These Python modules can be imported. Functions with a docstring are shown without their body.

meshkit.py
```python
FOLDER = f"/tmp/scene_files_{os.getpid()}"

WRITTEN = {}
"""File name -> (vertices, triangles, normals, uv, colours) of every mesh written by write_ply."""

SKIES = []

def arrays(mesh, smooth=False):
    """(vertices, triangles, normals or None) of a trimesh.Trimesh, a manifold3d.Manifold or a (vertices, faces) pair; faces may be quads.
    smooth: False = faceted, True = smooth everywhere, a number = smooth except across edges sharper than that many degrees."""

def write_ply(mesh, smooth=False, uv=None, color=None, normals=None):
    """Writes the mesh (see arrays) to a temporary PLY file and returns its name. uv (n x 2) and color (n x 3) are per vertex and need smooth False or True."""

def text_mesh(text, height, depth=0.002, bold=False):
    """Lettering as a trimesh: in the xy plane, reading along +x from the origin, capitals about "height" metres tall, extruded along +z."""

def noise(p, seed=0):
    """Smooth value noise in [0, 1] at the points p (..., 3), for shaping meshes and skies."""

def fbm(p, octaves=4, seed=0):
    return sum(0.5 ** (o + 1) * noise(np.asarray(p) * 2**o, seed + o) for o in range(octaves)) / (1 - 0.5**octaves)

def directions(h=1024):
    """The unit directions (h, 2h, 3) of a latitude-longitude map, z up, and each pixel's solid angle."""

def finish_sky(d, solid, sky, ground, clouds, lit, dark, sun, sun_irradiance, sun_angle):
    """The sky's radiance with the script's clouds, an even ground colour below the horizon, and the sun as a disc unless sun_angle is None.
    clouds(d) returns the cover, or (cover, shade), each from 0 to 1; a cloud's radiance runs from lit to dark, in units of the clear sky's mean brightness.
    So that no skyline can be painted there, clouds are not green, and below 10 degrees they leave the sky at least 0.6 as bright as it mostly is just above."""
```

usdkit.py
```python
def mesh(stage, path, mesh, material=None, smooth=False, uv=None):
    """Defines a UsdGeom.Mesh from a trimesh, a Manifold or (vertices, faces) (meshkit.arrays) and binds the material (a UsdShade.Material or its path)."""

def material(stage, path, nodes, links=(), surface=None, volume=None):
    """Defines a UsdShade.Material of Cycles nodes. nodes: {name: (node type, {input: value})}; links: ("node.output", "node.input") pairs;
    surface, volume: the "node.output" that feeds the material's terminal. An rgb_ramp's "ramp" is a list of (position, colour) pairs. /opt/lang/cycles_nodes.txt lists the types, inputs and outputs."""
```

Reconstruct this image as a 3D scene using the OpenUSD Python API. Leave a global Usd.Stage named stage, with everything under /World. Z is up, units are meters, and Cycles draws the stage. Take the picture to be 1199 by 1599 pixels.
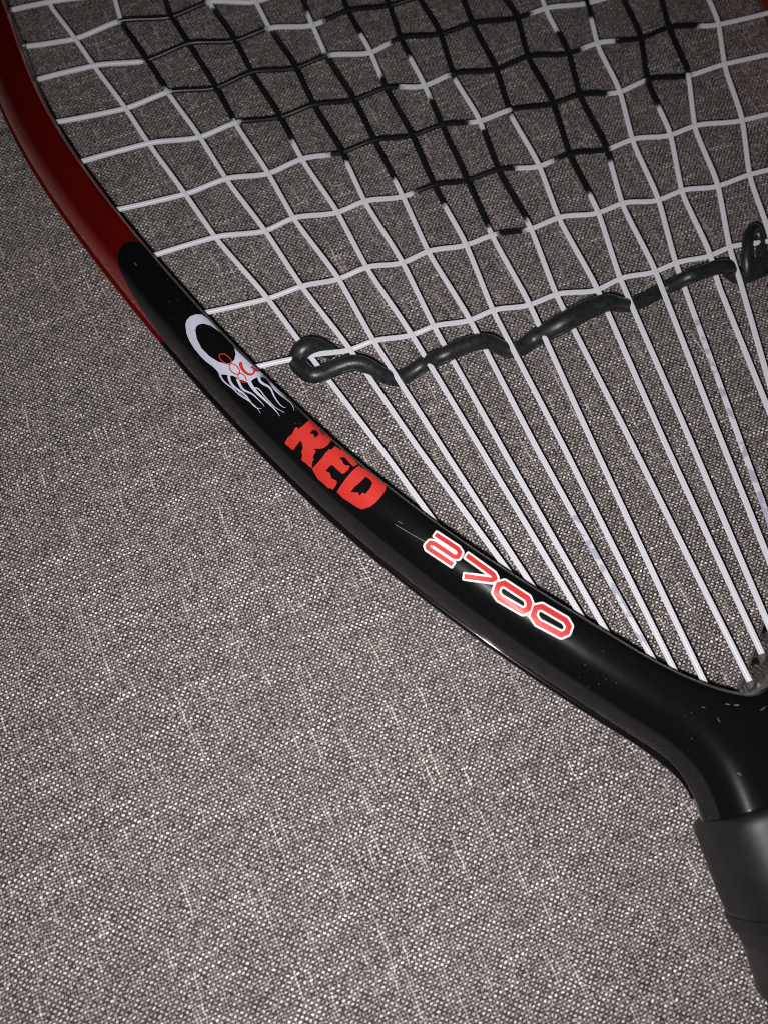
import math, numpy as np, trimesh, usdkit, meshkit, shapely
from pxr import Usd, UsdGeom, UsdLux, UsdShade, Gf, Sdf, Vt
from shapely.geometry import Polygon, LineString, Point
from shapely.ops import unary_union
from shapely import affinity
from scipy.spatial import cKDTree
from scipy.interpolate import splprep, splev, PchipInterpolator, CubicSpline
from scipy.spatial.transform import Rotation as Rot

rng = np.random.default_rng(7)
stage = Usd.Stage.CreateInMemory()
UsdGeom.SetStageUpAxis(stage, UsdGeom.Tokens.z)
UsdGeom.SetStageMetersPerUnit(stage, 1.0)
UsdGeom.Xform.Define(stage, '/World')
UsdGeom.Scope.Define(stage, '/World/Looks')

# ------------------------------------------------------------------ camera, lamp, exposure
CAM_H, TILT, YAW = 0.1536, math.radians(21.0), -0.01828
FPX = 1250.0                                   # focal length in photograph pixels (photograph 1199 x 1599)
CROT = Rot.from_euler('xy', [TILT, YAW]).as_matrix()
cam = UsdGeom.Camera.Define(stage, '/World/camera')
HA = 24.9
cam.CreateHorizontalApertureAttr(HA)
cam.CreateVerticalApertureAttr(HA * 1024 / 767)
cam.CreateFocalLengthAttr(FPX / 1199 * HA)
cam.CreateClippingRangeAttr(Gf.Vec2f(0.005, 20))
cam.CreateFStopAttr(17.0)
cam.CreateFocusDistanceAttr(0.158)
cam.CreateExposureAttr(0.0)
def xf_matrix(R, t):
    m = np.eye(4); m[:3, :3] = R.T; m[3, :3] = t
    return Gf.Matrix4d(*m.ravel().tolist())
cam.AddTransformOp().Set(xf_matrix(CROT, (0, 0, CAM_H)))

LAMP_OFF = np.array([-0.0048, -0.0060, 0.0])     # the phone's flash sits beside the lens
lamp = UsdLux.DiskLight.Define(stage, '/World/flash_lamp')
lamp.CreateRadiusAttr(0.0026)
lamp.CreateIntensityAttr(6150.0)
lamp.CreateColorAttr(Gf.Vec3f(1.0, 0.975, 0.95))
lamp.AddTransformOp().Set(xf_matrix(CROT @ Rot.from_euler('xy', [-12.0, 1.0], degrees=True).as_matrix(), tuple(np.array([0, 0, CAM_H]) + CROT @ LAMP_OFF)))

# ------------------------------------------------------------------ racket frame of reference (millimetres u, v, z)
TH, C0 = 0.30802, 0.46787 * 145.0
NU = np.array([math.cos(TH), math.sin(TH)]); NV = np.array([-NU[1], NU[0]])
def uv(px, z):
    """where the line of sight of a photograph pixel meets height z (mm), in racket coordinates"""
    p = np.asarray(px, float).reshape(-1, 2)
    d = np.stack([p[:, 0] - 600, 800 - p[:, 1], np.full(len(p), -FPX)], 1) @ CROT.T
    P = d[:, :2] / -d[:, 2:] * (CAM_H * 1000 - np.asarray(z, float).reshape(-1, 1) * np.ones((len(p), 1)))
    return np.c_[P @ NU - C0, P @ NV]
def to_world(q):
    q = np.asarray(q, float)
    return np.c_[(q[:, :1] + C0) * NU + q[:, 1:2] * NV, q[:, 2]]
def to_px(q):
    d = (to_world(q) - [0, 0, CAM_H * 1000]) @ CROT
    return np.c_[600 + FPX * d[:, 0] / -d[:, 2], 800 - FPX * d[:, 1] / -d[:, 2]]

# ------------------------------------------------------------------ helpers
names = {}
def numbered(parent, name):
    k = (parent, name); n = names.get(k, 0); names[k] = n + 1
    return f'{parent}/{name}' + (f'_{n:03d}' if n else '')
def tag(prim, label=None, cat=None, group=None, kind=None):
    for k, v in (('label', label), ('category', cat), ('group', group), ('kind', kind)):
        if v: prim.SetCustomDataByKey(k, v)
def part(parent, name, mesh, mat, smooth=35, label=None):
    m = usdkit.mesh(stage, numbered(parent, name), mesh, mat, smooth=smooth)
    if label: m.GetPrim().SetCustomDataByKey('label', label)
    return m
def primvar(m, name, arr):
    UsdGeom.PrimvarsAPI(m).CreatePrimvar(name, Sdf.ValueTypeNames.FloatArray, 'vertex').Set(Vt.FloatArray.FromNumpy(np.asarray(arr, np.float32)))
def tube(path, r, sides=10, cap=True):
    """sweep of a circle along a path (mm), radius may vary; returns (v, f, index of the ring of each vertex)"""
    p = np.asarray(path, float); n = len(p); r = np.broadcast_to(r, n)
    t = np.gradient(p, axis=0); t /= np.linalg.norm(t, axis=1, keepdims=True)
    up = np.array([0.0, 0, 1]); a = np.cross(t, up); bad = np.linalg.norm(a, axis=1) < 1e-3; a[bad] = [1, 0, 0]
    for i in range(1, n):
        if a[i] @ a[i - 1] < 0: a[i] = -a[i]
    a /= np.linalg.norm(a, axis=1, keepdims=True); b = np.cross(a, t)
    ang = np.arange(sides) * 2 * math.pi / sides
    v = (p[:, None] + r[:, None, None] * (np.cos(ang)[None, :, None] * a[:, None] + np.sin(ang)[None, :, None] * b[:, None])).reshape(-1, 3)
    i, j = np.meshgrid(np.arange(n - 1), np.arange(sides), indexing='ij'); j2 = (j + 1) % sides
    q = np.stack([i * sides + j, i * sides + j2, (i + 1) * sides + j2, (i + 1) * sides + j], -1).reshape(-1, 4)
    f = np.vstack([q[:, [0, 2, 1]], q[:, [0, 3, 2]]]); ring = np.repeat(np.arange(n), sides)
    if cap:
        k = len(v); v = np.vstack([v, p[:1] - t[:1] * r[0] * .5, p[-1:] + t[-1:] * r[-1] * .5]); ring = np.r_[ring, 0, n - 1]
        jj = np.arange(sides); j3 = (jj + 1) % sides
        f = np.vstack([f, np.c_[np.full(sides, k), jj, j3], np.c_[np.full(sides, k + 1), (n - 1) * sides + j3, (n - 1) * sides + jj]])
    tm = trimesh.Trimesh(v, f, process=False)
    if tm.volume < 0: f = f[:, ::-1]
    return v, f, ring
def spline(pts, step, s=0.0, closed=False):
    pts = np.asarray(pts, float)
    tck, _ = splprep(pts.T, s=s, k=3, per=closed)
    u = np.linspace(0, 1, 4000); c = np.array(splev(u, tck)).T
    L = np.r_[0, np.cumsum(np.linalg.norm(np.diff(c, axis=0), axis=1))]
    uu = np.interp(np.linspace(0, L[-1], max(8, int(L[-1] / step))), L, u)
    return np.array(splev(uu, tck)).T
MM = 0.001

# ------------------------------------------------------------------ materials
L = '/World/Looks/'
M = {}
M['string'] = usdkit.material(stage, L + 'string_nylon', {
    'tc': ('texture_coordinate', {}), 'ink': ('attribute', {'attribute': 'ink'}), 'prt': ('attribute', {'attribute': 'print'}),
    'thr': ('map_range', {'from_min': 0.26, 'from_max': 0.58, 'to_min': 0.0, 'to_max': 1.0, 'clamp': True}), 'thn': ('noise_texture', {'scale': 1300.0, 'detail': 4.0, 'roughness': 0.7}),
    'thm': ('math', {'math_type': 'multiply_add', 'value2': 1.2, 'value3': -0.56}), 'tha': ('math', {'math_type': 'add'}),
    'w': ('wave_texture', {'scale': 900.0, 'distortion': 1.5, 'detail': 2.0, 'bands_direction': 'diagonal'}),
    'rw': ('rgb_ramp', {'ramp': [(0.0, (0.49, 0.492, 0.535)), (1.0, (0.58, 0.582, 0.63))]}),
    'pn': ('noise_texture', {'scale': 420.0, 'detail': 2.0}), 'pr': ('math', {'math_type': 'greater_than', 'value2': 0.53}),
    'pm': ('math', {'math_type': 'multiply'}), 'pm2': ('math', {'math_type': 'multiply', 'value2': 0.55}),
    'mixp': ('mix_color', {'b': (0.20, 0.19, 0.33)}), 'mixi': ('mix_color', {'b': (0.006, 0.007, 0.008)}),
    'bmp': ('bump', {'strength': 0.06, 'distance': 0.00004}),
    'p': ('principled_bsdf', {'roughness': 0.34, 'specular_ior_level': 0.5, 'diffuse_roughness': 1.0})},
    [('tc.object', 'w.vector'), ('tc.object', 'thn.vector'), ('tc.object', 'pn.vector'), ('w.fac', 'rw.fac'),
     ('thn.fac', 'thm.value1'), ('ink.fac', 'tha.value1'), ('thm.value', 'tha.value2'), ('tha.value', 'thr.value'),
     ('pn.fac', 'pr.value1'), ('pr.value', 'pm.value1'), ('prt.fac', 'pm.value2'), ('pm.value', 'pm2.value1'), ('pm2.value', 'mixp.fac'),
     ('rw.color', 'mixp.a'), ('mixp.result', 'mixi.a'), ('thr.result', 'mixi.fac'), ('mixi.result', 'p.base_color'),
     ('w.fac', 'bmp.height'), ('bmp.normal', 'p.normal')], surface='p.BSDF')
M['frame'] = usdkit.material(stage, L + 'frame_lacquer', {
    'tc': ('texture_coordinate', {}), 'pt': ('attribute', {'attribute': 'paint'}), 'blk': ('math', {'math_type': 'greater_than', 'value2': 0.0}),
    'fl': ('voronoi_texture', {'scale': 7000.0}), 'flr': ('rgb_ramp', {'ramp': [(0.0, (0.85, 0.034, 0.024)), (1.0, (0.50, 0.014, 0.012))]}),
    'mc': ('mix_color', {'b': (0.0035, 0.0035, 0.004)}),
    'd1': ('voronoi_texture', {'scale': 900.0}), 'd1t': ('math', {'math_type': 'less_than', 'value2': 0.075}),
    'dn': ('noise_texture', {'scale': 75.0, 'detail': 3.0}), 'dnt': ('math', {'math_type': 'greater_than', 'value2': 0.55}),
    'dm': ('math', {'math_type': 'multiply'}), 'dm2': ('math', {'math_type': 'multiply', 'value2': 0.28}),
    'mm': ('mapping', {'scale': (1, 1, 1), 'rotation': (0, 0, 0.9)}), 'mm2': ('mapping', {'scale': (420, 420, 420)}),
    'sn': ('noise_texture', {'scale': 1.0, 'detail': 3.0}),
    'rr': ('map_range', {'from_min': 0.35, 'from_max': 0.7, 'to_min': 0.25, 'to_max': 0.29}),
    'sm1': ('mapping', {'rotation': (0.3, 0.2, 0.75)}), 'sm2': ('mapping', {'scale': (900, 75, 300)}), 's1': ('noise_texture', {'scale': 1.0, 'detail': 0.0}), 's2': ('math', {'math_type': 'compare', 'value2': 0.5, 'value3': 0.03}),
    's3': ('noise_texture', {'scale': 330.0, 'detail': 2.0}), 's4': ('math', {'math_type': 'greater_than', 'value2': 0.66}), 's5': ('math', {'math_type': 'multiply'}), 's6': ('math', {'math_type': 'multiply', 'value2': 0.0}),
    's7': ('math', {'math_type': 'maximum'}), 'mcd': ('mix_color', {'b': (0.30, 0.29, 0.28)}), 'met': ('math', {'math_type': 'multiply_add', 'value2': -0.90, 'value3': 0.90}),
    'bn': ('noise_texture', {'scale': 1300.0, 'detail': 5.0, 'roughness': 0.65}), 'bmp': ('bump', {'strength': 0.16, 'distance': 0.00005}),
    'p': ('principled_bsdf', {'roughness': 0.3, 'coat_weight': 1.0, 'coat_roughness': 0.035, 'coat_ior': 1.45, 'specular_ior_level': 0.07})},
    [('pt.fac', 'blk.value1'), ('tc.object', 'fl.vector'), ('fl.distance', 'flr.fac'), ('flr.color', 'mc.a'), ('blk.value', 'mc.fac'),
     ('tc.object', 'd1.vector'), ('d1.distance', 'd1t.value1'), ('tc.object', 'dn.vector'), ('dn.fac', 'dnt.value1'), ('d1t.value', 'dm.value1'), ('dnt.value', 'dm.value2'),
     ('dm.value', 'dm2.value1'), ('tc.object', 'sm1.vector'), ('sm1.vector', 'sm2.vector'), ('sm2.vector', 's1.vector'), ('s1.fac', 's2.value1'), ('tc.object', 's3.vector'), ('s3.fac', 's4.value1'), ('s2.value', 's5.value1'), ('s4.value', 's5.value2'), ('s5.value', 's6.value1'), ('s6.value', 's7.value1'), ('dm2.value', 's7.value2'), ('s7.value', 'mcd.fac'), ('mc.result', 'mcd.a'), ('mcd.result', 'p.base_color'),
     ('tc.object', 'mm.vector'), ('mm.vector', 'mm2.vector'), ('mm2.vector', 'sn.vector'), ('sn.fac', 'rr.value'), ('rr.result', 'p.roughness'),
     ('blk.value', 'met.value1'), ('met.value', 'p.metallic'), ('tc.object', 'bn.vector'), ('bn.fac', 'bmp.height'), ('bmp.normal', 'p.normal'), ('bmp.normal', 'p.coat_normal')], surface='p.BSDF')
def printed(name, col, col2, rough=0.48):
    M[name] = usdkit.material(stage, L + name, {
        'tc': ('texture_coordinate', {}), 'v': ('voronoi_texture', {'scale': 5200.0}), 'r': ('rgb_ramp', {'ramp': [(0.0, col2), (0.75, col)]}),
        'n': ('noise_texture', {'scale': 2600.0, 'detail': 3.0}), 'b': ('bump', {'strength': 0.12, 'distance': 0.00004}),
        'p': ('principled_bsdf', {'roughness': rough, 'coat_weight': 0.03, 'coat_roughness': 0.2, 'specular_ior_level': 0.14})},
        [('tc.object', 'v.vector'), ('v.distance', 'r.fac'), ('r.color', 'p.base_color'), ('tc.object', 'n.vector'), ('n.fac', 'b.height'), ('b.normal', 'p.normal')], surface='p.BSDF')
printed('red_print', (0.40, 0.020, 0.016), (0.52, 0.036, 0.030))
printed('red_digit_print', (0.42, 0.020, 0.020), (0.50, 0.030, 0.030))
printed('silver_print', (0.40, 0.42, 0.52), (0.52, 0.54, 0.64), 0.35)
printed('white_print', (0.70, 0.68, 0.68), (0.78, 0.76, 0.76))
printed('black_print', (0.004, 0.004, 0.004), (0.006, 0.006, 0.006), 0.2)
M['rubber'] = usdkit.material(stage, L + 'dark_rubber', {
    'tc': ('texture_coordinate', {}), 'n': ('noise_texture', {'scale': 900.0, 'detail': 5.0, 'roughness': 0.7}),
    'r': ('rgb_ramp', {'ramp': [(0.3, (0.008, 0.009, 0.010)), (0.7, (0.021, 0.0225, 0.025))]}),
    'rr': ('map_range', {'from_min': 0.3, 'from_max': 0.7, 'to_min': 0.28, 'to_max': 0.48}),
    'b': ('bump', {'strength': 0.6, 'distance': 0.00012}), 'p': ('principled_bsdf', {'roughness': 0.4})},
    [('tc.object', 'n.vector'), ('n.fac', 'r.fac'), ('r.color', 'p.base_color'), ('n.fac', 'rr.value'), ('rr.result', 'p.roughness'), ('n.fac', 'b.height'), ('b.normal', 'p.normal')], surface='p.BSDF')
M['collar'] = usdkit.material(stage, L + 'collar_rubber', {
    'tc': ('texture_coordinate', {}), 'n': ('noise_texture', {'scale': 260.0, 'detail': 6.0, 'roughness': 0.65}),
    'r': ('rgb_ramp', {'ramp': [(0.3, (0.006, 0.0062, 0.0072)), (0.75, (0.013, 0.0133, 0.015))]}),
    'n2': ('noise_texture', {'scale': 4000.0, 'detail': 3.0}), 'b': ('bump', {'strength': 0.25, 'distance': 0.00006}),
    'p': ('principled_bsdf', {'roughness': 0.48, 'specular_ior_level': 0.30})},
    [('tc.object', 'n.vector'), ('n.fac', 'r.fac'), ('r.color', 'p.base_color'), ('tc.object', 'n2.vector'), ('n2.fac', 'b.height'), ('b.normal', 'p.normal')], surface='p.BSDF')
M['grip'] = usdkit.material(stage, L + 'grip_tape', {
    'tc': ('texture_coordinate', {}), 'n': ('noise_texture', {'scale': 500.0, 'detail': 5.0, 'roughness': 0.7}),
    'r': ('rgb_ramp', {'ramp': [(0.3, (0.005, 0.005, 0.0053)), (0.8, (0.015, 0.0147, 0.0147))]}),
    'b': ('bump', {'strength': 0.4, 'distance': 0.00012}), 'p': ('principled_bsdf', {'roughness': 0.36, 'specular_ior_level': 0.45})},
    [('tc.object', 'n.vector'), ('n.fac', 'r.fac'), ('r.color', 'p.base_color'), ('n.fac', 'b.height'), ('b.normal', 'p.normal')], surface='p.BSDF')
M['plastic'] = usdkit.material(stage, L + 'grommet_plastic', {'p': ('principled_bsdf', {'base_color': (0.075, 0.068, 0.062), 'roughness': 0.22})}, surface='p.BSDF')

# ------------------------------------------------------------------ the cloth under the racket: plain weave, light and dark yarns
PITCH = 0.55                                     # mm between yarns
WANG = math.radians(24.0)                        # direction of the light yarns
def build_cloth():
    x0, x1, y0, y1 = -128.0, 138.0, -52.0, 238.0
    cx, cy = (x0 + x1) / 2, (y0 + y1) / 2
    c, s = math.cos(WANG), math.sin(WANG)
    step = PITCH / 2.7
    corners = np.array([[x0, y0], [x1, y0], [x1, y1], [x0, y1]]) - [cx, cy]
    U = corners @ np.array([c, s]); V = corners @ np.array([-s, c])
    nu, nv = int((U.max() - U.min()) / step), int((V.max() - V.min()) / step)
    ug, vg = U.min() + np.arange(nu) * step, V.min() + np.arange(nv) * step
    gu, gv = np.meshgrid(ug, vg, indexing='ij')
    wx, wy = cx + gu * c - gv * s, cy + gu * s + gv * c
    keep = (wx > np.interp(wy, [-45, 225], [-76, -118])) & (wx < np.interp(wy, [-45, 225], [82, 126])) & (wy > -44) & (wy < 226)
    P = np.stack([gu, gv, np.zeros_like(gu)], -1)
    # slow wander of the yarns and small irregularities
    du = 2.6 * (meshkit.fbm(P / 34, 3, 3) - .5) + 0.30 * (meshkit.noise(P / [9.0, 1.0, 1], 5) - .5) + 0.22 * (meshkit.noise(P / 0.9, 8) - .5)
    dv = 2.6 * (meshkit.fbm(P / 34, 3, 4) - .5) + 0.30 * (meshkit.noise(P / [1.0, 9.0, 1], 6) - .5) + 0.22 * (meshkit.noise(P / 0.9, 9) - .5)
    a, b = (gu + du) / PITCH, (gv + dv) / PITCH
    par = (np.floor(a) + np.floor(b)) % 2
    fa, fb = a - np.floor(a) - .5, b - np.floor(b) - .5
    weft = np.cos(fb * math.pi) ** .7 * (0.45 + .55 * np.cos(fa * math.pi))
    warp = np.cos(fa * math.pi) ** .7 * (0.45 + .55 * np.cos(fb * math.pi))
    z = np.where(par == 0, weft * .30, warp * .24) - .34
    z = z + 0.10 * (meshkit.noise(P / 0.9, 21) - .5) + 0.5 * (meshkit.fbm(P / 40, 3, 11) - .5)
    idx = -np.ones(keep.shape, int); idx[keep] = np.arange(keep.sum())
    q = np.stack([idx[:-1, :-1], idx[1:, :-1], idx[1:, 1:], idx[:-1, 1:]], -1).reshape(-1, 4)
    q = q[(q >= 0).all(1)]
    v = np.stack([wx[keep], wy[keep], z[keep]], -1) * MM
    fx = UsdGeom.Xform.Define(stage, '/World/woven_fabric')
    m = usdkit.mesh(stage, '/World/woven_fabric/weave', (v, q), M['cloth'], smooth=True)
    primvar(m, 'weave_u', a[keep]); primvar(m, 'weave_v', b[keep])
    gx, gy = np.meshgrid(np.linspace(-500, 500, 41), np.linspace(-420, 620, 41), indexing='ij')
    gv_ = np.stack([gx, gy, np.full_like(gx, -0.95)], -1).reshape(-1, 3); ii = np.arange(41 * 41).reshape(41, 41)
    gq = np.stack([ii[:-1, :-1], ii[1:, :-1], ii[1:, 1:], ii[:-1, 1:]], -1).reshape(-1, 4)
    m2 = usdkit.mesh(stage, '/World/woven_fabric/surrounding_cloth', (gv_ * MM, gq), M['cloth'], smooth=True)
    primvar(m2, 'weave_u', ((gv_[:, 0] - cx) * c + (gv_[:, 1] - cy) * s) / PITCH); primvar(m2, 'weave_v', (-(gv_[:, 0] - cx) * s + (gv_[:, 1] - cy) * c) / PITCH)
    zi = cKDTree(v[:, :2])
    pts, cnt = [], []
    n = 2200
    c0 = np.c_[rng.uniform(-105, 112, n), rng.uniform(-38, 215, n)]; a0 = rng.uniform(0, 2 * math.pi, n); ln = rng.uniform(0.8, 3.4, n); bend = rng.normal(0, .5, n)
    for i in range(n):
        t = np.linspace(0, 1, 6); an = a0[i] + bend[i] * t
        p = c0[i] + np.cumsum(np.c_[np.cos(an), np.sin(an)] * ln[i] / 6, axis=0)
        h = v[zi.query(p * MM)[1], 2]
        hh = np.maximum(h, h.mean()) + (0.05 + 0.16 * np.sin(math.pi * t)) * MM
        pts.append(np.c_[p * MM, hh]); cnt.append(6)
    cv = UsdGeom.BasisCurves.Define(stage, '/World/woven_fabric/loose_fibres')
    cv.CreateTypeAttr('linear'); cv.CreateCurveVertexCountsAttr(cnt); cv.CreatePointsAttr(Vt.Vec3fArray.FromNumpy(np.vstack(pts).astype(np.float32)))
    cv.CreateWidthsAttr([0.00005]); cv.SetWidthsInterpolation('constant'); tag(cv.GetPrim(), kind='stuff')
    UsdShade.MaterialBindingAPI.Apply(cv.GetPrim()).Bind(M['fibre'])
    tag(fx.GetPrim(), 'heathered grey woven upholstery fabric lying under the racket', 'fabric', kind='structure')
N = {'u': ('attribute', {'attribute': 'weave_u'}), 'v': ('attribute', {'attribute': 'weave_v'})}
K = []
def node(name, kind, links=(), **inp):
    N[name] = (kind, inp); K.extend((src, f'{name}.{dst}') for src, dst in links); return name
def mth(name, op, a, b=None, c=None):
    inp, lk = {'math_type': op}, []
    for k, x in (('value1', a), ('value2', b), ('value3', c)):
        if isinstance(x, str): lk.append((x, k))
        elif x is not None: inp[k] = x
    node(name, 'math', lk, **inp); return name + '.value'
iu, iv = mth('iu', 'floor', 'u.fac'), mth('iv', 'floor', 'v.fac')
fu, fv = mth('fu', 'fraction', 'u.fac'), mth('fv', 'fraction', 'v.fac')
sm = mth('sm', 'add', iu, iv); pr = mth('pr', 'floored_modulo', sm, 2.0); pw = mth('pw', 'greater_than', pr, 0.5)   # 1: dark warp on top
su = mth('su', 'sine', mth('su0', 'multiply', fu, math.pi)); sv = mth('sv', 'sine', mth('sv0', 'multiply', fv, math.pi))
node('cell', 'combine_xyz', [(iu, 'x'), (iv, 'y')], z=3.0)
node('rc', 'white_noise_texture', [('cell.vector', 'vector')])
node('cu', 'combine_xyz', [(iu, 'x')], y=5.5); node('ru', 'white_noise_texture', [('cu.vector', 'vector')])
node('cv', 'combine_xyz', [(iv, 'x')], y=9.5); node('rv', 'white_noise_texture', [('cv.vector', 'vector')])
# slubs: thick light lengths that run along one yarn
node('slv', 'combine_xyz', [(mth('slv0', 'multiply', 'u.fac', 0.045), 'x'), (mth('slv1', 'multiply', iv, 7.31), 'y')], z=1.0)
node('slvn', 'noise_texture', [('slv.vector', 'vector')], scale=1.0, detail=1.0)
node('slu', 'combine_xyz', [(mth('slu0', 'multiply', 'v.fac', 0.045), 'x'), (mth('slu1', 'multiply', iu, 7.31), 'y')], z=31.0)
node('slun', 'noise_texture', [('slu.vector', 'vector')], scale=1.0, detail=1.0)
# fibres: fine streaks along the yarn
node('fbu', 'combine_xyz', [(mth('fb0', 'multiply', 'u.fac', 0.9), 'x'), (mth('fb1', 'multiply', 'v.fac', 6.0), 'y')], z=2.0)
node('fbn', 'noise_texture', [('fbu.vector', 'vector')], scale=1.0, detail=2.0)
node('fwu', 'combine_xyz', [(mth('fw0', 'multiply', 'u.fac', 6.0), 'x'), (mth('fw1', 'multiply', 'v.fac', 0.9), 'y')], z=12.0)
node('fwn', 'noise_texture', [('fwu.vector', 'vector')], scale=1.0, detail=2.0)
# weft tone 0..1 and warp tone 0..1
node('tc', 'texture_coordinate'); node('mot', 'noise_texture', [('tc.object', 'vector')], scale=160.0, detail=4.0, roughness=0.65)
mot = mth('mot1', 'multiply_add', 'mot.fac', 0.16, 0.0)
node('sl1', 'map_range', [('slvn.fac', 'value')], from_min=0.60, from_max=0.78, to_min=0.0, to_max=0.7, clamp=True)
node('sl2', 'map_range', [('slun.fac', 'value')], from_min=0.61, from_max=0.79, to_min=0.0, to_max=0.7, clamp=True)
wt = mth('wt', 'add', mth('wt1', 'multiply_add', 'rc.value', 0.28, mot), mth('wt2', 'add', mth('wt3', 'multiply', 'rv.value', 0.10), 'sl1.result'))
wt5 = mth('wt5', 'add', wt, mth('wt6', 'multiply_add', 'fbn.fac', 1.1, -0.37))
at = mth('at', 'add', mth('at1', 'multiply_add', 'rc.value', 0.34, mot), mth('at2', 'add', mth('at3', 'multiply', 'ru.value', 0.10), 'sl2.result'))
at5 = mth('at5', 'add', at, mth('at6', 'multiply_add', 'fwn.fac', 1.1, -0.46))
node('wr', 'rgb_ramp', [(wt5, 'fac')], ramp=[(0.0, (0.040, 0.034, 0.034)), (0.22, (0.170, 0.149, 0.145)), (0.5, (0.46, 0.408, 0.396)), (0.85, (0.90, 0.82, 0.80))])
node('ar', 'rgb_ramp', [(at5, 'fac')], ramp=[(0.0, (0.012, 0.010, 0.011)), (0.25, (0.055, 0.047, 0.048)), (0.6, (0.25, 0.219, 0.216)), (1.0, (0.66, 0.59, 0.575))])
node('mx', 'mix_color', [('wr.color', 'a'), ('ar.color', 'b'), (pw, 'fac')])
# shade in the gaps between the floats, painted into the colour as near-black
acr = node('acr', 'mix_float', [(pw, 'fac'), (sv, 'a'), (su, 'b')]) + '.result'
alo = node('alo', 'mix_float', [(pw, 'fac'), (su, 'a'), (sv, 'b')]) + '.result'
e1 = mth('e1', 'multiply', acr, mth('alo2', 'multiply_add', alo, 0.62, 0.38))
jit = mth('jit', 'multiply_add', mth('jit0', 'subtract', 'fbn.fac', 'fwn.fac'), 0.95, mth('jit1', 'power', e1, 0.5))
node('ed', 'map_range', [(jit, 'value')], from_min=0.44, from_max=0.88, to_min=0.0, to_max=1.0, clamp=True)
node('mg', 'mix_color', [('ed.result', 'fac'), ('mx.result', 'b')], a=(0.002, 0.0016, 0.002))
node('bm', 'bump', [('fbn.fac', 'height')], strength=0.5, distance=0.00008)
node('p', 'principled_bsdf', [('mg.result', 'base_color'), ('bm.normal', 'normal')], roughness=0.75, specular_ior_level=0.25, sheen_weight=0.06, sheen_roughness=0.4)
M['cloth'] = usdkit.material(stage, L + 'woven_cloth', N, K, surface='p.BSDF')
M['fibre'] = usdkit.material(stage, L + 'loose_fibre', {'p': ('principled_bsdf', {'base_color': (0.62, 0.57, 0.54), 'roughness': 0.6})}, surface='p.BSDF')
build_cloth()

# ------------------------------------------------------------------ racket outline (mm; the handle lies along u = 0, the throat at v = 0)
AX = 1.0                                          # the axis of the frame in u
RIM_Z = 15.9                                     # the inside edge of the face, seen from above
IN_PX = [(12, 18), (35, 72), (52, 128), (86, 192), (125, 257), (185, 329), (245, 403), (322, 491), (405, 578), (480, 652), (545, 711), (600, 753), (650, 790), (705, 827), (775, 882), (830, 917), (885, 948), (955, 992), (1007, 1021), (1060, 1048), (1107, 1072), (1140, 1081)]
IN_L = [(-99.0, 226), (-98.4, 214)] + [tuple(q) for q in uv(IN_PX, [[11.5], [12.5], [14.0], [15.0]] + [[RIM_Z]] * (len(IN_PX) - 4))]
OUT_L = [(-107.6, 215), (-106.6, 205), (-105.4, 194), (-104.0, 183), (-102.3, 174), (-100.0, 160), (-95.4, 142.5), (-91.6, 132.5), (-88, 122.5), (-84.6, 113.5), (-76.7, 94),
         (-72.2, 83.8), (-67.8, 74.5), (-63.3, 65.2), (-59.2, 56.0), (-50.8, 42.6), (-43.6, 31.2), (-34.2, 17.6), (-30.0, 13.2), (-18.6, -0.6), (-15.0, -5.6), (-13.6, -11), (-13.4, -18), (-13.4, -30)]
TOP_IN = [(-97.5, 236), (-93.0, 248), (-82, 262), (-64, 277), (-38, 287)]
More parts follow.
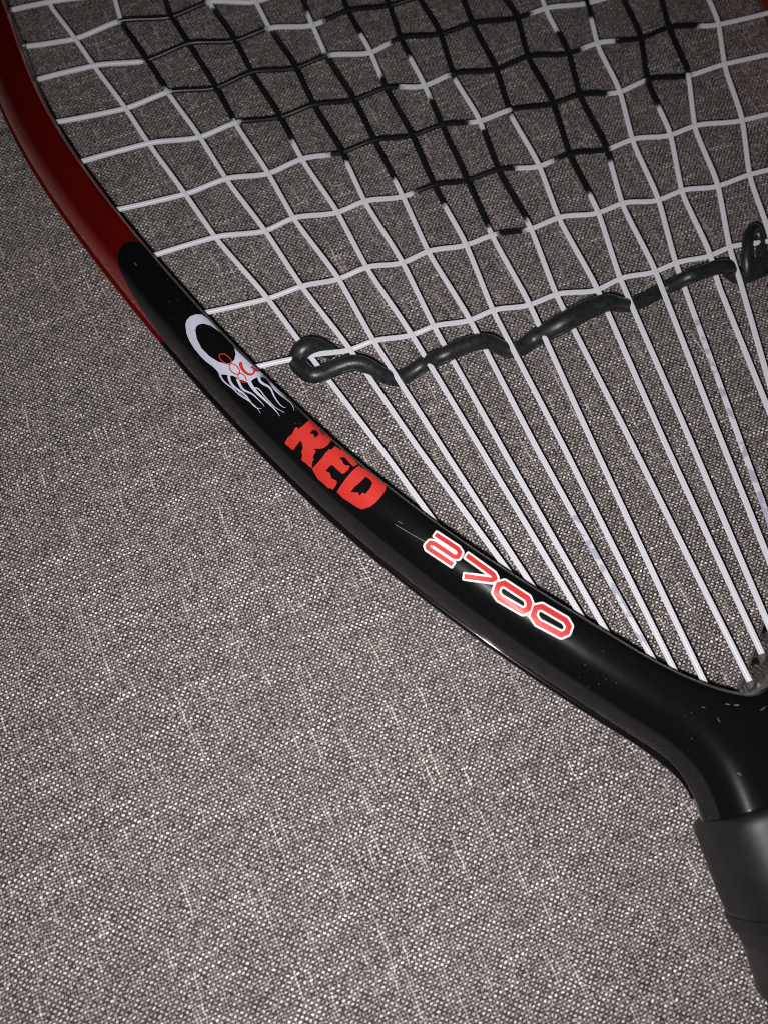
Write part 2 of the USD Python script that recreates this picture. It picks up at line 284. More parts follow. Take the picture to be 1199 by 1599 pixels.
TOP_OUT = [(-107.2, 229), (-102, 249), (-91, 268), (-71, 285), (-43, 296.5)]
def loop(left, top, tip, bottom):
    l = [(u - AX, v) for u, v in left[::-1]] + [(u - AX, v) for u, v in top]
    right = [(-u, v) for u, v in l[::-1]]
    pts = np.array(l + [(0.0, tip)] + right + ([(0.0, bottom)] if bottom is not None else []))
    pts[:, 0] += AX
    return pts
ci = loop(IN_L, TOP_IN, 290.5, -1.2)
INNER = spline(np.vstack([ci, ci[:1]]), 0.25, s=4.0, closed=True)
INNER_POLY = Polygon(INNER)
co = spline(loop(OUT_L, TOP_OUT, 300.5, None), 0.25, s=5.0)
OUTER_POLY = Polygon(np.vstack([co, [[co[-1, 0], -45], [co[0, 0], -45]]]))
OUTER = np.array(OUTER_POLY.segmentize(0.25).exterior.coords)[:-1]
KI, KO = cKDTree(INNER), cKDTree(OUTER)
def seg_dist(tree, ring, p):
    _, i = tree.query(p); n = len(ring); best = None
    for o in (-1, 0):
        A, B = ring[(i + o) % n], ring[(i + o + 1) % n]; d = B - A
        t = np.clip(((p - A) * d).sum(1) / np.maximum((d * d).sum(1), 1e-12), 0, 1)
        r = np.linalg.norm(p - A - t[:, None] * d, axis=1); best = r if best is None else np.minimum(best, r)
    return best
def ab(p):
    b = seg_dist(KI, INNER, p) * np.where(shapely.contains_xy(INNER_POLY, p[:, 0], p[:, 1]), -1, 1)
    a = seg_dist(KO, OUTER, p) * np.where(shapely.contains_xy(OUTER_POLY, p[:, 0], p[:, 1]), 1, -1)
    return a, b
ZC = 8.6
def profile(a, b, z, v=None):
    a, b, z = np.broadcast_arrays(a + 0.38, b, z); Z = np.abs(z - ZC); k = 0.55
    pl = lambda deg, a0, Z0, x: (Z - Z0) * math.cos(math.radians(deg)) + (a0 - x) * math.sin(math.radians(deg))
    ps = np.stack([Z - 8.35, pl(8, 6.8, 8.35, a), pl(20, 5.6, 8.15, a), pl(33, 4.5, 7.65, a), pl(46, 3.2, 6.65, a), pl(58, 1.7, 4.9, a), pl(72, 0.5, 2.7, a), -a, 0.18 - b, pl(40, 0.65, 7.9, b)])
    m = ps.max(0); F = m + k * np.log(np.exp((ps - m) / k).sum(0)) - 0.45
    return F
def F3(p):
    a, b = ab(p[:, :2]); return profile(a, b, p[:, 2], p[:, 1])
def surface_nets(lo, hi, h):
    xs = [np.arange(l, u + h, h) for l, u in zip(lo, hi)]
    g2 = np.stack(np.meshgrid(xs[0], xs[1], indexing='ij'), -1).reshape(-1, 2)
    a, b = ab(g2)
    band = (a > -4) & (b > -3)
    S = np.full((len(g2), len(xs[2])), 5.0, np.float32)
    S[band] = profile(a[band][:, None], b[band][:, None], xs[2][None, :], g2[band][:, 1:2])
    S = S.reshape(len(xs[0]), len(xs[1]), len(xs[2])); neg = S < 0
    n = np.array(S.shape) - 1
    c = sum(neg[i:n[0] + i, j:n[1] + j, k:n[2] + k].astype(np.int8) for i in (0, 1) for j in (0, 1) for k in (0, 1))
    act = (c > 0) & (c < 8); idx = -np.ones(act.shape, int); idx[act] = np.arange(act.sum())
    ijk = np.argwhere(act); acc = np.zeros((len(ijk), 3)); cnt = np.zeros(len(ijk))
    for ax in range(3):
        for o in np.ndindex(2, 2):
            o0 = np.insert(np.array(o), ax, 0); o1 = np.insert(np.array(o), ax, 1)
            s0, s1 = S[tuple((ijk + o0).T)], S[tuple((ijk + o1).T)]
            m = (s0 < 0) != (s1 < 0); t = np.where(m, s0 / np.where(s0 == s1, 1, s0 - s1), 0)
            acc[m] += (ijk + o0)[m] + t[m, None] * np.eye(3)[ax]; cnt[m] += 1
    v = np.array(lo) + acc / cnt[:, None] * h
    faces = []
    for ax in range(3):
        e0 = [slice(None)] * 3; e1 = [slice(None)] * 3; e0[ax] = slice(0, -1); e1[ax] = slice(1, None)
        cross = np.argwhere(neg[tuple(e0)] != neg[tuple(e1)])
        A, B = [(1, 2), (2, 0), (0, 1)][ax]
        cross = cross[(cross[:, A] > 0) & (cross[:, B] > 0) & (cross[:, A] < n[A]) & (cross[:, B] < n[B])]
        eA, eB = np.eye(3, dtype=int)[A], np.eye(3, dtype=int)[B]
        q = np.stack([idx[tuple((cross - o).T)] for o in (eA + eB, eB, 0 * eA, eA)], 1)
        flip = ~neg[tuple(cross.T)]
        q[flip] = q[flip][:, ::-1]; faces.append(q)
    return v, np.vstack(faces)
def grad(p, e=0.05):
    g = np.stack([F3(p + e * d) - F3(p - e * d) for d in np.eye(3)], 1) / (2 * e)
    return g
RACKET = '/World/racket'
rx = UsdGeom.Xform.Define(stage, RACKET)
base = C0 * NU * MM
rx.AddTranslateOp().Set(Gf.Vec3d(float(base[0]), float(base[1]), 0.0)); rx.AddRotateZOp().Set(math.degrees(TH))
tag(rx.GetPrim(), 'black and red racket with white and black strings lying on grey fabric', 'racket')

fv_, ff_ = surface_nets((-113.0, -36.0, -1.0), (115.0, 306.0, 21.0), 0.75)
for _ in range(2):
    g = grad(fv_); fv_ = fv_ - np.clip(F3(fv_), -.5, .5)[:, None] * g / np.maximum((g * g).sum(1, keepdims=True), .25)
g = grad(fv_, 0.12); fn_ = g / np.maximum(np.linalg.norm(g, axis=1, keepdims=True), 1e-9)
fm = usdkit.mesh(stage, RACKET + '/frame', (fv_ * MM, ff_), M['frame'], smooth=False)
tri = np.vstack([ff_[:, [0, 1, 2]], ff_[:, [0, 2, 3]]])
fcn = np.cross(fv_[tri[:, 1]] - fv_[tri[:, 0]], fv_[tri[:, 2]] - fv_[tri[:, 0]])
print('frame orientation', float((fcn * fn_[tri[:, 0]]).sum(1).mean()), len(tri))
fm.CreateNormalsAttr(Vt.Vec3fArray.FromNumpy(fn_.astype(np.float32))); fm.SetNormalsInterpolation('vertex')
# paint: black below, with a round-ended black panel that runs up the face; deep red above and on the flank
def drop(px, lift):
    """photograph pixels -> points on the frame, lifted a little off it"""
    px = np.asarray(px, float); z = np.full(len(px), 19.0)
    for _ in range(60):                                       # march down the line of sight
        q = np.c_[uv(px, z), z]; d = F3(q); z = z - np.clip(d * 0.6, -0.5, 0.5)
    q = np.c_[uv(px, z), z]; n = grad(q, 0.1); n /= np.maximum(np.linalg.norm(n, axis=1, keepdims=True), 1e-9)
    return q + n * lift
def unroll(p, a): return a - 0.55 * np.maximum(16.2 - p[:, 2], 0)     # distance over the face from the flank
edge_px = np.array([(212, 377), (204, 377), (196, 379), (189, 386), (184, 400), (187, 420), (200, 447), (222, 484), (250, 524), (277, 562)])
eq = drop(edge_px, 0.0); ea, _ = ab(eq[:, :2]); eu = unroll(eq, ea)
panel = Polygon([(40, eq[0, 1])] + list(zip(eu, eq[:, 1])) + [(-20, eq[-1, 1] - 6.0), (-20, -60), (40, -60)])
fa_, fb_ = ab(fv_[:, :2]); fq_ = np.c_[unroll(fv_, fa_), fv_[:, 1]]
pd = shapely.distance(shapely.points(fq_), panel.exterior) * np.where(shapely.contains_xy(panel, fq_[:, 0], fq_[:, 1]), 1, -1)
primvar(fm, 'paint', pd)
# the raised edge bead that runs along the flank
ring_ = np.array(OUTER_POLY.buffer(0.52).segmentize(0.8).exterior.coords)[:-1]
k0 = int(np.argmin(ring_[:, 1] + 1e-3 * ring_[:, 0])); ring_ = np.roll(ring_, -k0, axis=0); ring_ = ring_[ring_[:, 1] > -14.0]
j0 = int(np.argmax(np.linalg.norm(np.diff(np.vstack([ring_, ring_[:1]]), axis=0), axis=1))); ring_ = np.roll(ring_, -j0 - 1, axis=0)
ring_ = spline(ring_, 0.8, s=1.0)
rr_ = 0.74 * np.clip(np.minimum(np.arange(len(ring_)), np.arange(len(ring_))[::-1]) / 9.0, 0.25, 1)
bv, bf, _ = tube(np.c_[ring_, np.full(len(ring_), 7.2)], rr_, 12)
bm_ = part(RACKET, 'edge_bead', (bv * MM, bf), M['frame'], smooth=True)
primvar(bm_, 'paint', np.where(bv[:, 1] < eq[-1, 1] - 5.0, 1.0, -1.0))

# ------------------------------------------------------------------ print on the frame: polygons laid onto its surface
def decal(name, shape, mat, lift, label=None, cell=4.0):
    meshes = []
    for gpoly in getattr(shape, 'geoms', [shape]):
        if gpoly.is_empty or gpoly.area < 1: continue
        x0, y0, x1, y1 = gpoly.bounds; bits = []
        for i in np.arange(math.floor(x0 / cell), math.ceil(x1 / cell)):     # cut into small squares so that it follows the curve
            for j in np.arange(math.floor(y0 / cell), math.ceil(y1 / cell)):
                c = gpoly.intersection(shapely.box(i * cell, j * cell, (i + 1) * cell, (j + 1) * cell))
                bits += [k for k in getattr(c, 'geoms', [c]) if k.geom_type == 'Polygon' and k.area > 1e-3]
        for k in bits:
            vv_, ff = trimesh.creation.triangulate_polygon(k, engine='earcut'); meshes.append((vv_, ff))
    vs, fs, o = [], [], 0
    for a_, b_ in meshes: vs.append(a_); fs.append(b_ + o); o += len(a_)
    v2, f2 = np.vstack(vs), np.vstack(fs)
    key, inv = np.unique(np.round(v2, 3), axis=0, return_inverse=True); f2 = np.asarray(inv).reshape(-1)[f2]
    f2 = f2[(f2[:, 0] != f2[:, 1]) & (f2[:, 1] != f2[:, 2]) & (f2[:, 0] != f2[:, 2])]
    q = drop(key, lift)
    t = trimesh.Trimesh(q, f2, process=False)
    if t.face_normals[:, 2].mean() < 0: f2 = f2[:, ::-1]
    part(RACKET, name, (q * MM, f2), M[mat], smooth=True, label=label)
Z = lambda pts, ox, oy, k: [(ox + x / k, oy + y / k) for x, y in pts]
def poly(pts, holes=(), o=(430, 640), k=5.995):
    return Polygon(Z(pts, *o, k), [Z(h, *o, k) for h in holes]).buffer(0)
R_ = poly([(95, 310), (120, 265), (165, 225), (190, 170), (215, 165), (215, 185), (265, 150), (320, 100), (350, 108), (400, 155), (470, 215), (530, 280), (500, 330), (460, 360), (420, 368), (370, 368),
           (372, 380), (388, 388), (370, 415), (355, 450), (370, 462), (352, 490), (352, 515), (348, 550), (320, 530), (290, 500), (250, 475), (258, 430), (250, 390), (264, 360), (255, 310), (235, 292),
           (220, 320), (195, 350), (185, 370), (160, 375), (130, 345), (100, 325)], [[(325, 225), (355, 190), (395, 200), (412, 235), (375, 268), (362, 232)]])
E_ = poly([(350, 552), (400, 500), (440, 455), (480, 400), (515, 368), (525, 380), (560, 345), (640, 390), (720, 455), (775, 515), (735, 535), (700, 503), (650, 448), (600, 450), (628, 475), (645, 515),
           (702, 530), (690, 560), (655, 595), (630, 602), (565, 545), (540, 520), (520, 525), (475, 575), (515, 592), (530, 640), (585, 672), (575, 705), (545, 750), (520, 735), (500, 735), (460, 695), (405, 650), (380, 610)])
D_ = poly([(580, 770), (620, 710), (670, 640), (720, 580), (760, 545), (790, 525), (800, 540), (840, 560), (920, 620), (980, 670), (1040, 720), (1030, 760), (990, 820), (940, 875), (890, 912), (820, 935),
           (780, 920), (720, 880), (640, 830)], [[(710, 770), (750, 720), (800, 680), (850, 630), (890, 655), (912, 690), (890, 740), (850, 790), (820, 778), (795, 808), (780, 775), (740, 775)]])
for nm, sh in (('R', R_), ('E', E_), ('D', D_)):
    decal('letter', sh, 'red_print', 0.09, f'ragged red capital letter {nm}')
o7 = (640, 800); k7 = 4.282
def stroke(pts, w, closed=False):
    pts = Z(pts, *o7, k7)
    g = Polygon(pts).exterior if closed else LineString(pts)
    return g.buffer(w / k7 / 2, cap_style='flat', join_style='round')
d2 = [(172, 150), (318, 246), (336, 272), (322, 300), (296, 300), (165, 212), (138, 206), (118, 228), (124, 243), (288, 352)]
d7 = [(380, 292), (556, 418), (570, 444), (548, 456), (366, 430)]
z1 = [(592, 488), (632, 478), (786, 578), (800, 612), (792, 648), (756, 666), (600, 576), (576, 540)]
z2 = [(842, 642), (882, 634), (1040, 726), (1064, 766), (1050, 806), (1012, 822), (856, 740), (826, 694)]
digits = [stroke(d2, 30), stroke(d7, 33), stroke(z1, 38, True), stroke(z2, 38, True)]
holes = [Polygon(Z(h, *o7, k7)) for h in ([(624, 548), (644, 528), (748, 592), (734, 616)], [(874, 700), (894, 680), (1002, 748), (988, 774)])]
white = unary_union([d.buffer(3.0, join_style='round') for d in digits])
white = white.difference(unary_union(holes)).difference(Polygon(Z([(305, 392), (340, 335), (440, 400), (400, 408)], *o7, k7)))
decal('digit_border', white, 'white_print', 0.08, 'white outline around the digits')
for nm, sh in zip('2700', digits): decal('digit', sh, 'red_digit_print', 0.13, f'red digit {nm} with white outline')
lg = dict(o=(280, 470), k=5.995)
def ell(cx, cy, rx_, ry_, deg):
    return affinity.rotate(affinity.scale(Point(cx, cy).buffer(1, 24), rx_, ry_), deg, origin=(cx, cy))
def tolg(s): return affinity.affine_transform(s, [1 / 5.995, 0, 0, 1 / 5.995, 280, 470])
def taper(pts, w0, w1):
    p = spline(pts, 6.0) if len(pts) > 3 else np.array(pts, float)
    w = np.linspace(w0, w1, len(p)); t = np.gradient(p, axis=0); t /= np.linalg.norm(t, axis=1, keepdims=True); nn = np.c_[-t[:, 1], t[:, 0]]
    return Polygon(np.vstack([p + nn * w[:, None] / 2, (p - nn * w[:, None] / 2)[::-1]])).buffer(0)
body = Polygon([(64, 220), (75, 180), (110, 145), (160, 127), (215, 130), (262, 165), (330, 235), (410, 325), (470, 395), (530, 455), (600, 525), (670, 590), (735, 645), (790, 690), (800, 722), (760, 712), (722, 722), (690, 740), (668, 765),
                (640, 765), (600, 745), (560, 735), (530, 712), (500, 700), (478, 702), (440, 692), (410, 688), (392, 700), (355, 650), (320, 615), (255, 568), (200, 512), (145, 445), (100, 372), (72, 300)]).buffer(0)
drops = Point(0, 0).buffer(1)
hole = Polygon([(155, 275), (165, 240), (190, 222), (230, 214), (300, 235), (390, 300), (460, 372), (518, 445), (532, 500), (520, 555), (480, 585), (430, 588), (370, 570), (290, 520), (215, 445), (170, 355)])
tend = unary_union([taper(t_, w, 4) for t_, w in (
    ([(385, 685), (415, 742), (460, 785), (510, 822), (560, 872), (645, 930), (720, 990), (766, 1052)], 16), ([(470, 700), (485, 760), (520, 805), (560, 835), (610, 870), (680, 955), (728, 1000), (777, 1005)], 26),
    ([(548, 730), (575, 790), (610, 835), (680, 868), (740, 920), (785, 965), (800, 988)], 26), ([(560, 842), (590, 880), (625, 905), (655, 935)], 8), ([(660, 755), (690, 810), (735, 862), (830, 950), (905, 1025), (945, 1080)], 34),
    ([(700, 815), (745, 826), (800, 890), (850, 945), (900, 995), (940, 1022), (988, 1046)], 12), ([(750, 715), (785, 775), (850, 815), (885, 880), (930, 952), (960, 985), (1000, 1002)], 26), ([(790, 700), (850, 760), (905, 840), (1000, 920), (1060, 980), (1078, 1028)], 26), ([(840, 750), (880, 795), (930, 845), (1000, 900), (1140, 1020)], 14))])
decal('emblem', tolg(unary_union([body.difference(drops), tend]).difference(hole)), 'silver_print', 0.08, 'silver flaming eye emblem', 3.0)
ring_ = lambda e, w: e.buffer(w).difference(e.buffer(-w))
loops = unary_union([ring_(ell(438, 546, 66, 34, 38), 5), ring_(ell(522, 640, 60, 34, 45), 5), ring_(ell(594, 724, 48, 30, 48), 5)])
cres = taper([(578, 588), (592, 632), (632, 678), (680, 692), (706, 668), (694, 640)], 34, 14).union(Point(580, 588).buffer(14)).union(taper([(676, 620), (705, 640), (735, 655), (752, 650)], 18, 26))
decal('emblem_mark', tolg(unary_union([loops, cres])), 'red_digit_print', 0.13, 'thin red loops and curl over the emblem', 3.0)

# fine scratches in the lacquer
printed('scratch_mark', (0.09, 0.09, 0.095), (0.20, 0.20, 0.21))
for pts, w in (([(618, 820), (640, 833), (668, 849)], 0.9), ([(622, 815), (629, 818)], 0.9), ([(752, 912), (761, 918)], 0.8), ([(1133, 1100), (1139, 1101)], 1.1), ([(1147, 1102), (1153, 1102)], 1.7), ([(1188, 1110), (1195, 1105)], 1.2),
               ([(516, 702), (524, 716)], 0.7), ([(211, 410), (214, 415)], 1.0), ([(1096, 1105), (1101, 1106)], 0.8), ([(1120, 1122), (1124, 1128)], 0.8), ([(1009, 1196), (1011, 1201)], 0.8), ([(1152, 1208), (1157, 1211)], 1.2)):
    decal('scratch', LineString(pts).buffer(w * 0.5, cap_style='round'), 'scratch_mark', 0.07, cell=6.0)

# ------------------------------------------------------------------ grommet strip: thin bead along the inside edge
def strip(z, r, off):
    p = np.array(INNER_POLY.buffer(off).segmentize(1.5).exterior.coords)
    wob = 0.25 * (meshkit.noise(np.c_[p * 0.12, np.zeros(len(p))], 3) - .5)
    return tube(np.c_[p, np.full(len(p), z) + wob], r, 8, cap=False)[:2]
for z_, r_ in ((14.4, 0.40), (2.8, 0.40)):
    v_, f_ = strip(z_, r_, -0.12); part(RACKET, 'grommet_strip', (v_ * MM, f_), M['plastic'], smooth=True)

# ------------------------------------------------------------------ strings
ROWS = {
 'A': [(487,557),(545,545),(586,534),(641,522),(680,511),(732,499),(772,486),(825,475),(871,461),(931,452),(971,436),(1021,423),(1058,412),(1107,398),(1142,387),(1202,374)],
 'B': [(416,465),(474,449),(527,434),(575,419),(627,409),(671,394),(726,381),(771,369),(827,356),(875,341),(932,331),(974,319),(1026,311),(1067,299),(1119,289),(1173,274)],
 'C': [(339,372),(412,359),(461,342),(525,330),(572,316),(627,305),(680,291),(727,280),(780,267),(840,258),(891,242),(945,232),(990,219),(1045,209),(1087,198),(1157,186)],
 'D': [(287,301),(356,281),(417,269),(474,250),(532,236),(587,221),(641,210),(692,197),(747,187),(797,174),(861,160),(907,150),(966,142),(1012,126),(1073,116),(1134,102)],
 'E': [(235,226),(310,212),(370,194),(435,181),(492,166),(550,154),(605,139),(661,132),(709,117),(772,107),(826,90),(885,82),(935,69),(998,58),(1047,45),(1120,36)],
 'F': [(194,167),(265,146),(335,135),(395,115),(460,104),(512,89),(577,80),(627,61),(685,51),(740,39),(805,26),(855,15),(915,2)],
 'G': [(150,105),(227,92),(297,70),(365,61),(424,46),(486,37),(545,19),(605,6),(657,-2)],
 'H': [(115,58),(190,35),(265,24),(329,5),(397,0)], 'I': [(78,6)]}
ATT = dict(A=(408,573),B=(322,487),C=(245,399),D=(184,326),E=(126,254),F=(86,190),G=(52,127),H=(35,72),I=(12,18))
LOW = {0: [(600,707),(675,810)], 1: [(653,700),(792,890)], 2: [(691,700),(832,917)], 3: [(750,700),(895,942)], 4: [(784,700),(947,987)], 5: [(838,700),(915,840),(1015,1022)],
       6: [(881,700),(1005,950),(1052,1045)], 7: [(928,698),(1045,950),(1100,1066)], 8: [(990,700),(1114,950),(1179,1080)], 9: [(1042,700),(1157,950)], 10: [(1083,700),(1189,950)],
       11: [(1131,700),(1199,870)], 12: [(1160,700),(1199,807)], 13: [(1124,450),(1199,637)], 14: [(1159,450),(1199,590)], 15: []}
NM = 16
order = ['A', 'B', 'C', 'D', 'E', 'F', 'G', 'H', 'I', 'J', 'K', 'L', 'M', 'N']
zsgn = lambda r, k: 0.52 * (1 if (order.index(r) + k) % 2 else -1)       # main over or under this cross
grid = {}
for r in ROWS:
    for k, px in enumerate(ROWS[r]): grid[r, k] = uv([px], ZC)[0]
vrow = {r: np.mean([grid[r, k][1] for k in range(len(ROWS[r]))] + [uv([ATT[r]], ZC)[0][1]]) for r in ROWS}
for i, r in enumerate('JKLMN'): vrow[r] = vrow['I'] + 13.0 * (i + 1)
for k in range(NM):
    us = np.array([grid[r, k][0] for r in 'CDE']); vs = np.array([grid[r, k][1] for r in 'CDE']); s_ = np.polyfit(vs, us, 1)
    s_[0] *= 0.75; s_[1] = us[-1] - s_[0] * vs[-1]
    for r in order:
        if (r, k) not in grid: grid[r, k] = np.array([np.polyval(s_, vrow[r]), vrow[r]])
def to_wall(p, d, extra=1.6):
    """from p along d to the inside wall of the frame and a little into it"""
    d = d / np.linalg.norm(d); seg = LineString([p, p + d * 400]).intersection(INNER_POLY.exterior)
    if seg.is_empty: return p + d * extra, None
    c = min(getattr(seg, 'geoms', [seg]), key=lambda g_: g_.distance(Point(p)))
    w = np.array([c.x, c.y]); return w + d * extra, w
def ink_of(path, marks, axis):
    """marks: alternating limits (photograph pixels along axis) of the black lengths"""
    t = to_px(path)[:, axis]; ink = np.zeros(len(path))
    for lo, hi in marks: ink[(t >= lo) & (t <= hi)] = 1
    return np.convolve(np.pad(ink, 3, mode='edge'), [.08, .14, .18, .2, .18, .14, .08], 'valid')
def add_string(name, ctrl, zoff, marks, axis, prt=None, label=None):
    ctrl = np.asarray(ctrl, float); zoff = np.asarray(zoff, float)
    s_ = np.r_[0, np.cumsum(np.linalg.norm(np.diff(ctrl, axis=0), axis=1))]
    n = max(10, int(s_[-1] / 0.7)); ss = np.linspace(0, s_[-1], n)
    # taut polyline with slightly rounded bends
    sub = np.linspace(0, s_[-1], int(s_[-1] / 0.35)); lin = np.stack([np.interp(sub, s_, ctrl[:, i]) for i in (0, 1)], 1)
    ker = np.hanning(19); ker /= ker.sum(); pad = np.pad(lin, ((9, 9), (0, 0)), mode='edge')
    sm_ = np.stack([np.convolve(pad[:, i], ker, 'valid') for i in (0, 1)], 1); sm_[:10] = lin[:10]; sm_[-10:] = lin[-10:]
    xy = np.stack([np.interp(ss, sub, sm_[:, i]) for i in (0, 1)], 1)
    z = ZC + PchipInterpolator(s_, zoff)(ss)
    path = np.c_[xy, z]
    v_, f_, ring = tube(path, 0.55, 12)
    m = part(RACKET, name, (v_ * MM, f_), M['string'], smooth=True, label=label)
    primvar(m, 'ink', ink_of(path, marks, axis)[ring])
    pp = np.zeros(len(path))
    if prt: t = to_px(path)[:, 1]; pp[(t > prt[0]) & (t < prt[1])] = 1
    primvar(m, 'print', pp[ring])
MB = {1: [(38,137)], 2: [(-60,187)], 3: [(17,221)], 4: [(53,252)], 5: [(-60,21),(86,281)], 6: [(-60,54),(122,319)], 7: [(-60,89),(155,355)], 8: [(-60,122),(206,342)], 9: [(-60,179)], 10: [(-60,301)],
      11: [(51,253)], 12: [(-60,27)], 13: [(-60,165)], 14: [(-60,114)]}
CB = {'H': [(187,318)], 'G': [(226,415),(507,720)], 'F': [(270,512),(610,825)], 'E': [(376,622),(705,905),(963,1090)], 'D': [(519,730),(797,945),(1006,1072)], 'C': [(651,800),(869,948)], 'B': [(778,815)]}
WALLS = []
for k in range(NM):
    pts = [grid[r, k] for r in order[::-1] if INNER_POLY.buffer(-2.5).contains(Point(grid[r, k]))]
    zz = [zsgn(r, k) for r in order[::-1] if INNER_POLY.buffer(-2.5).contains(Point(grid[r, k]))]
    low = [uv([p], ZC)[0] for p in LOW[k]]
    low = [p for p in low if INNER_POLY.buffer(-1.0).contains(Point(p))]
    e0, w0 = to_wall(pts[0], pts[0] - pts[2])
    last = np.array(pts + low)
    dlow = last[-1] - last[-2] if len(low) else pts[-1] - pts[-3]
    e1, w1 = to_wall(last[-1], dlow)
    WALLS += [(w0, pts[0] - pts[2], 0.0), (w1, dlow, 0.0)]
    add_string('main_string', [e0] + pts + low + [e1], [0] + zz + [0] * len(low) + [0], MB.get(k, []), 1, {12: (500, 830), 5: (800, 1010)}.get(k))
for r in order:
    ks = [k for k in range(NM) if INNER_POLY.buffer(-2.5).contains(Point(grid[r, k]))]
    pts = [grid[r, k] for k in ks]; zz = [-zsgn(r, k) for k in ks]
    if r in ATT:
        w0 = uv([ATT[r]], ZC)[0]; d0 = w0 - pts[0]; e0, w0 = to_wall(pts[0], d0)
    else: d0 = np.array([-1.0, 0]); e0, w0 = to_wall(pts[0], d0)
    d1 = np.array([1.0, 0.0]); e1, w1 = to_wall(pts[-1], d1)
    WALLS += [(w0, d0, 0.0), (w1, d1, 0.0)]
    add_string('cross_string', [e0] + pts + [e1], [0] + zz + [0], CB.get(r, []), 0)
for w, d, dz in WALLS:
    if w is None: continue
    d = np.asarray(d, float) / np.linalg.norm(d)
    a_ = np.r_[w + d * 0.8, ZC]; b_ = np.r_[w - d * 0.9, ZC]
    v_, f_, _ = tube(np.array([a_, (a_ + b_) / 2, b_]), np.array([1.15, 1.05, 0.9]), 10)
    part(RACKET, 'grommet', (v_ * MM, f_), M['plastic'], smooth=40)

# ------------------------------------------------------------------ collar and grip
def sleeve(vs, wfun, hfun, zc, n=72, power=3.2, extra=None):
    ang = np.arange(n) * 2 * math.pi / n; rows = []
    for v0 in vs:
        c_, s_ = np.cos(ang), np.sin(ang)
        rad = (np.abs(c_) ** power + np.abs(s_) ** power) ** (-1 / power)
        e = 1 + (extra(v0, ang) if extra else 0)
        rows.append(np.c_[AX * 0.3 + rad * c_ * wfun(v0) * e, np.full(n, v0), zc + rad * s_ * hfun(v0) * e])
    V_ = np.vstack(rows); m_ = len(vs)
    i, j = np.meshgrid(np.arange(m_ - 1), np.arange(n), indexing='ij'); j2 = (j + 1) % n
    q = np.stack([i * n + j, i * n + j2, (i + 1) * n + j2, (i + 1) * n + j], -1).reshape(-1, 4)
    f_ = np.vstack([q[:, [0, 1, 2]], q[:, [0, 2, 3]]])
    k = len(V_); V_ = np.vstack([V_, [[AX, vs[0], zc], [AX, vs[-1], zc]]]); jj = np.arange(n); j3 = (jj + 1) % n
    f_ = np.vstack([f_, np.c_[np.full(n, k), j3, jj], np.c_[np.full(n, k + 1), (m_ - 1) * n + jj, (m_ - 1) * n + j3]])
    t = trimesh.Trimesh(V_, f_, process=False)
    if t.volume < 0: f_ = f_[:, ::-1]
    return V_, f_
vs = np.r_[-17.6, -17.7, -18.0, -18.6, np.linspace(-19.5, -32.5, 12), -33.2, -33.6]
wf = lambda v: np.interp(v, [-33.6, -33.2, -30, -19, -18.2, -17.6], [15.0, 15.3, 15.5, 15.0, 14.7, 14.0])
v_, f_ = sleeve(vs, wf, lambda v: wf(v) * 0.80, 10.2)
part(RACKET, 'collar', (v_ * MM, f_), M['collar'], smooth=40)
for v0, v1, r_ in ((-32.6, -34.6, 15.75),):                      # the lip and the tape end under the collar
    v_, f_ = sleeve(np.linspace(v0, v1, 7), lambda v: r_ - 0.25 * ((v - (v0 + v1) / 2)) ** 2 * 0.3, lambda v: r_ * 0.81, 10.2)
    part(RACKET, 'collar_lip', (v_ * MM, f_), M['collar'], smooth=40)
def wrap(v0, ang):
    t = ((-v0 - 31) / 9.5 + ang / (2 * math.pi)) % 1.0
    return -0.05 * (t < 0.15) * (1 - t / 0.15) + 0.05 * np.clip(t, 0, 1) ** 2
v_, f_ = sleeve(np.linspace(-32.0, -150, 260), lambda v: 15.1, lambda v: 12.3, 10.2, 180, 3.0, wrap)
part(RACKET, 'grip', (v_ * MM, f_), M['grip'], smooth=40)

# ------------------------------------------------------------------ rubber vibration dampener woven through the lower strings
dx = UsdGeom.Xform.Define(stage, '/World/vibration_dampener')
dx.AddTranslateOp().Set(Gf.Vec3d(float(base[0]), float(base[1]), 0.0)); dx.AddRotateZOp().Set(math.degrees(TH))
tag(dx.GetPrim(), 'dark grey rubber worm-shaped dampener woven through the lower racket strings', 'vibration dampener')
UP, DN = 1.95, -1.95
worm = [(521,553,-1.6,1.5),(504,545,-0.8,1.95),(487,541,0.6,2.2),(471,548,0.9,2.25),(466,561,-0.6,2.1),(473,576,0.7,1.95),(487,586,UP,1.8),(512,581,UP,1.8),(538,570,UP,1.8),(562,567,UP,1.8),(585,577,0.8,1.75),(606,591,-1.6,1.7),(620,591,DN,1.7),
        (645,580,DN,1.75),(664,569,-1.2,1.8),(690,556,1.6,1.8),(715,545,UP,1.85),(742,535,UP,1.85),(762,534,1.2,1.8),(785,544,-1.5,1.75),(800,548,DN,1.75),(830,532,DN,2.0),(850,521,-0.6,2.2),(870,509,1.6,2.3),(895,496,UP,2.35),(925,480,UP,2.25),
        (950,473,UP,2.0),(966,475,0.2,1.75),(985,476,-1.9,1.7),(1010,466,DN,1.7),(1040,450,DN,1.65),(1058,441,0.0,1.7),(1075,433,1.9,1.7),(1100,424,UP,1.7),(1122,417,1.8,1.75),(1137,418,0.4,1.7)]
W = np.array(worm, float)
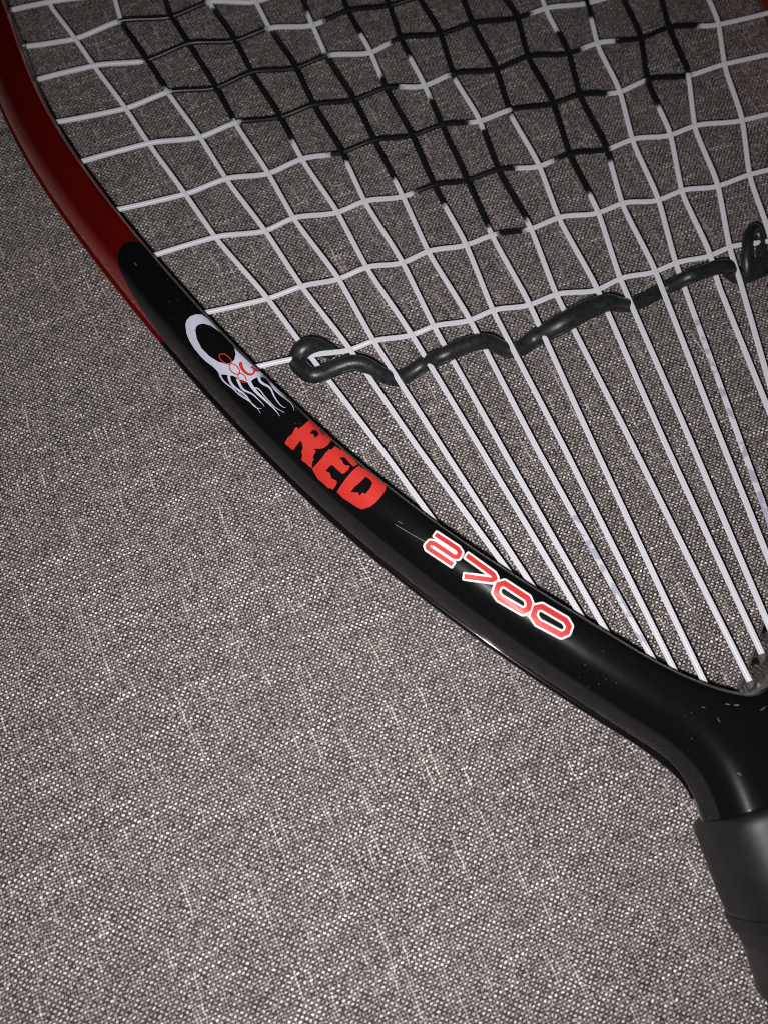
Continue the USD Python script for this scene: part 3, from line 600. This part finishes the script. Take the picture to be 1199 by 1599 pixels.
wp = np.c_[uv(W[:, :2], ZC + W[:, 2]), ZC + W[:, 2], W[:, 3] * 0.94]
tck, _ = splprep(wp.T, s=0.6, k=3); c_ = np.array(splev(np.linspace(0, 1, 260), tck)).T
v_, f_, _ = tube(c_[:, :3], c_[:, 3], 16)
DMP = '/World/vibration_dampener'
part(DMP, 'body', (v_ * MM, f_), M['rubber'], smooth=True)
t_ = np.gradient(c_[:, :2], axis=0); t_ /= np.linalg.norm(t_, axis=1, keepdims=True)
for i0_, i1_ in ((48, 252),):
    sp = np.c_[c_[:, :2] + np.c_[t_[:, 1], -t_[:, 0]] * c_[:, 3:4] * 0.97, c_[:, 2] + c_[:, 3] * 0.16][i0_:i1_]
    v_, f_, _ = tube(sp, 0.16, 6); part(DMP, 'mould_seam', (v_ * MM, f_), M['rubber'], smooth=True)
tail = np.array([(1137,418,0.2,1.6),(1148,430,-1.6,1.6),(1160,432,DN,1.7),(1175,424,-2.0,2.2),(1190,416,-2.0,2.3),(1212,406,-2.0,1.9),(1235,396,-2.0,1.5)])
tp = np.c_[uv(tail[:, :2], ZC + tail[:, 2]), ZC + tail[:, 2], tail[:, 3]]
tck, _ = splprep(tp.T, s=0.0, k=3); c_ = np.array(splev(np.linspace(0, 1, 60), tck)).T
v_, f_, _ = tube(c_[:, :3], c_[:, 3], 14); part(DMP, 'tail', (v_ * MM, f_), M['rubber'], smooth=True)
hook = np.array([(1168,430,-1.0,1.3),(1166,412,0.8,1.25),(1167,385,2.2,1.2),(1172,362,1.8,1.2),(1181,358,0.6,1.15),(1187,375,-0.6,1.1),(1189,398,-1.0,1.1),(1192,415,-1.8,1.1)])
hp = np.c_[uv(hook[:, :2], ZC + hook[:, 2]), ZC + hook[:, 2], hook[:, 3]]
tck, _ = splprep(hp.T, s=0.0, k=3); c_ = np.array(splev(np.linspace(0, 1, 60), tck)).T
v_, f_, _ = tube(c_[:, :3], c_[:, 3], 12); part(DMP, 'hook', (v_ * MM, f_), M['rubber'], smooth=True)
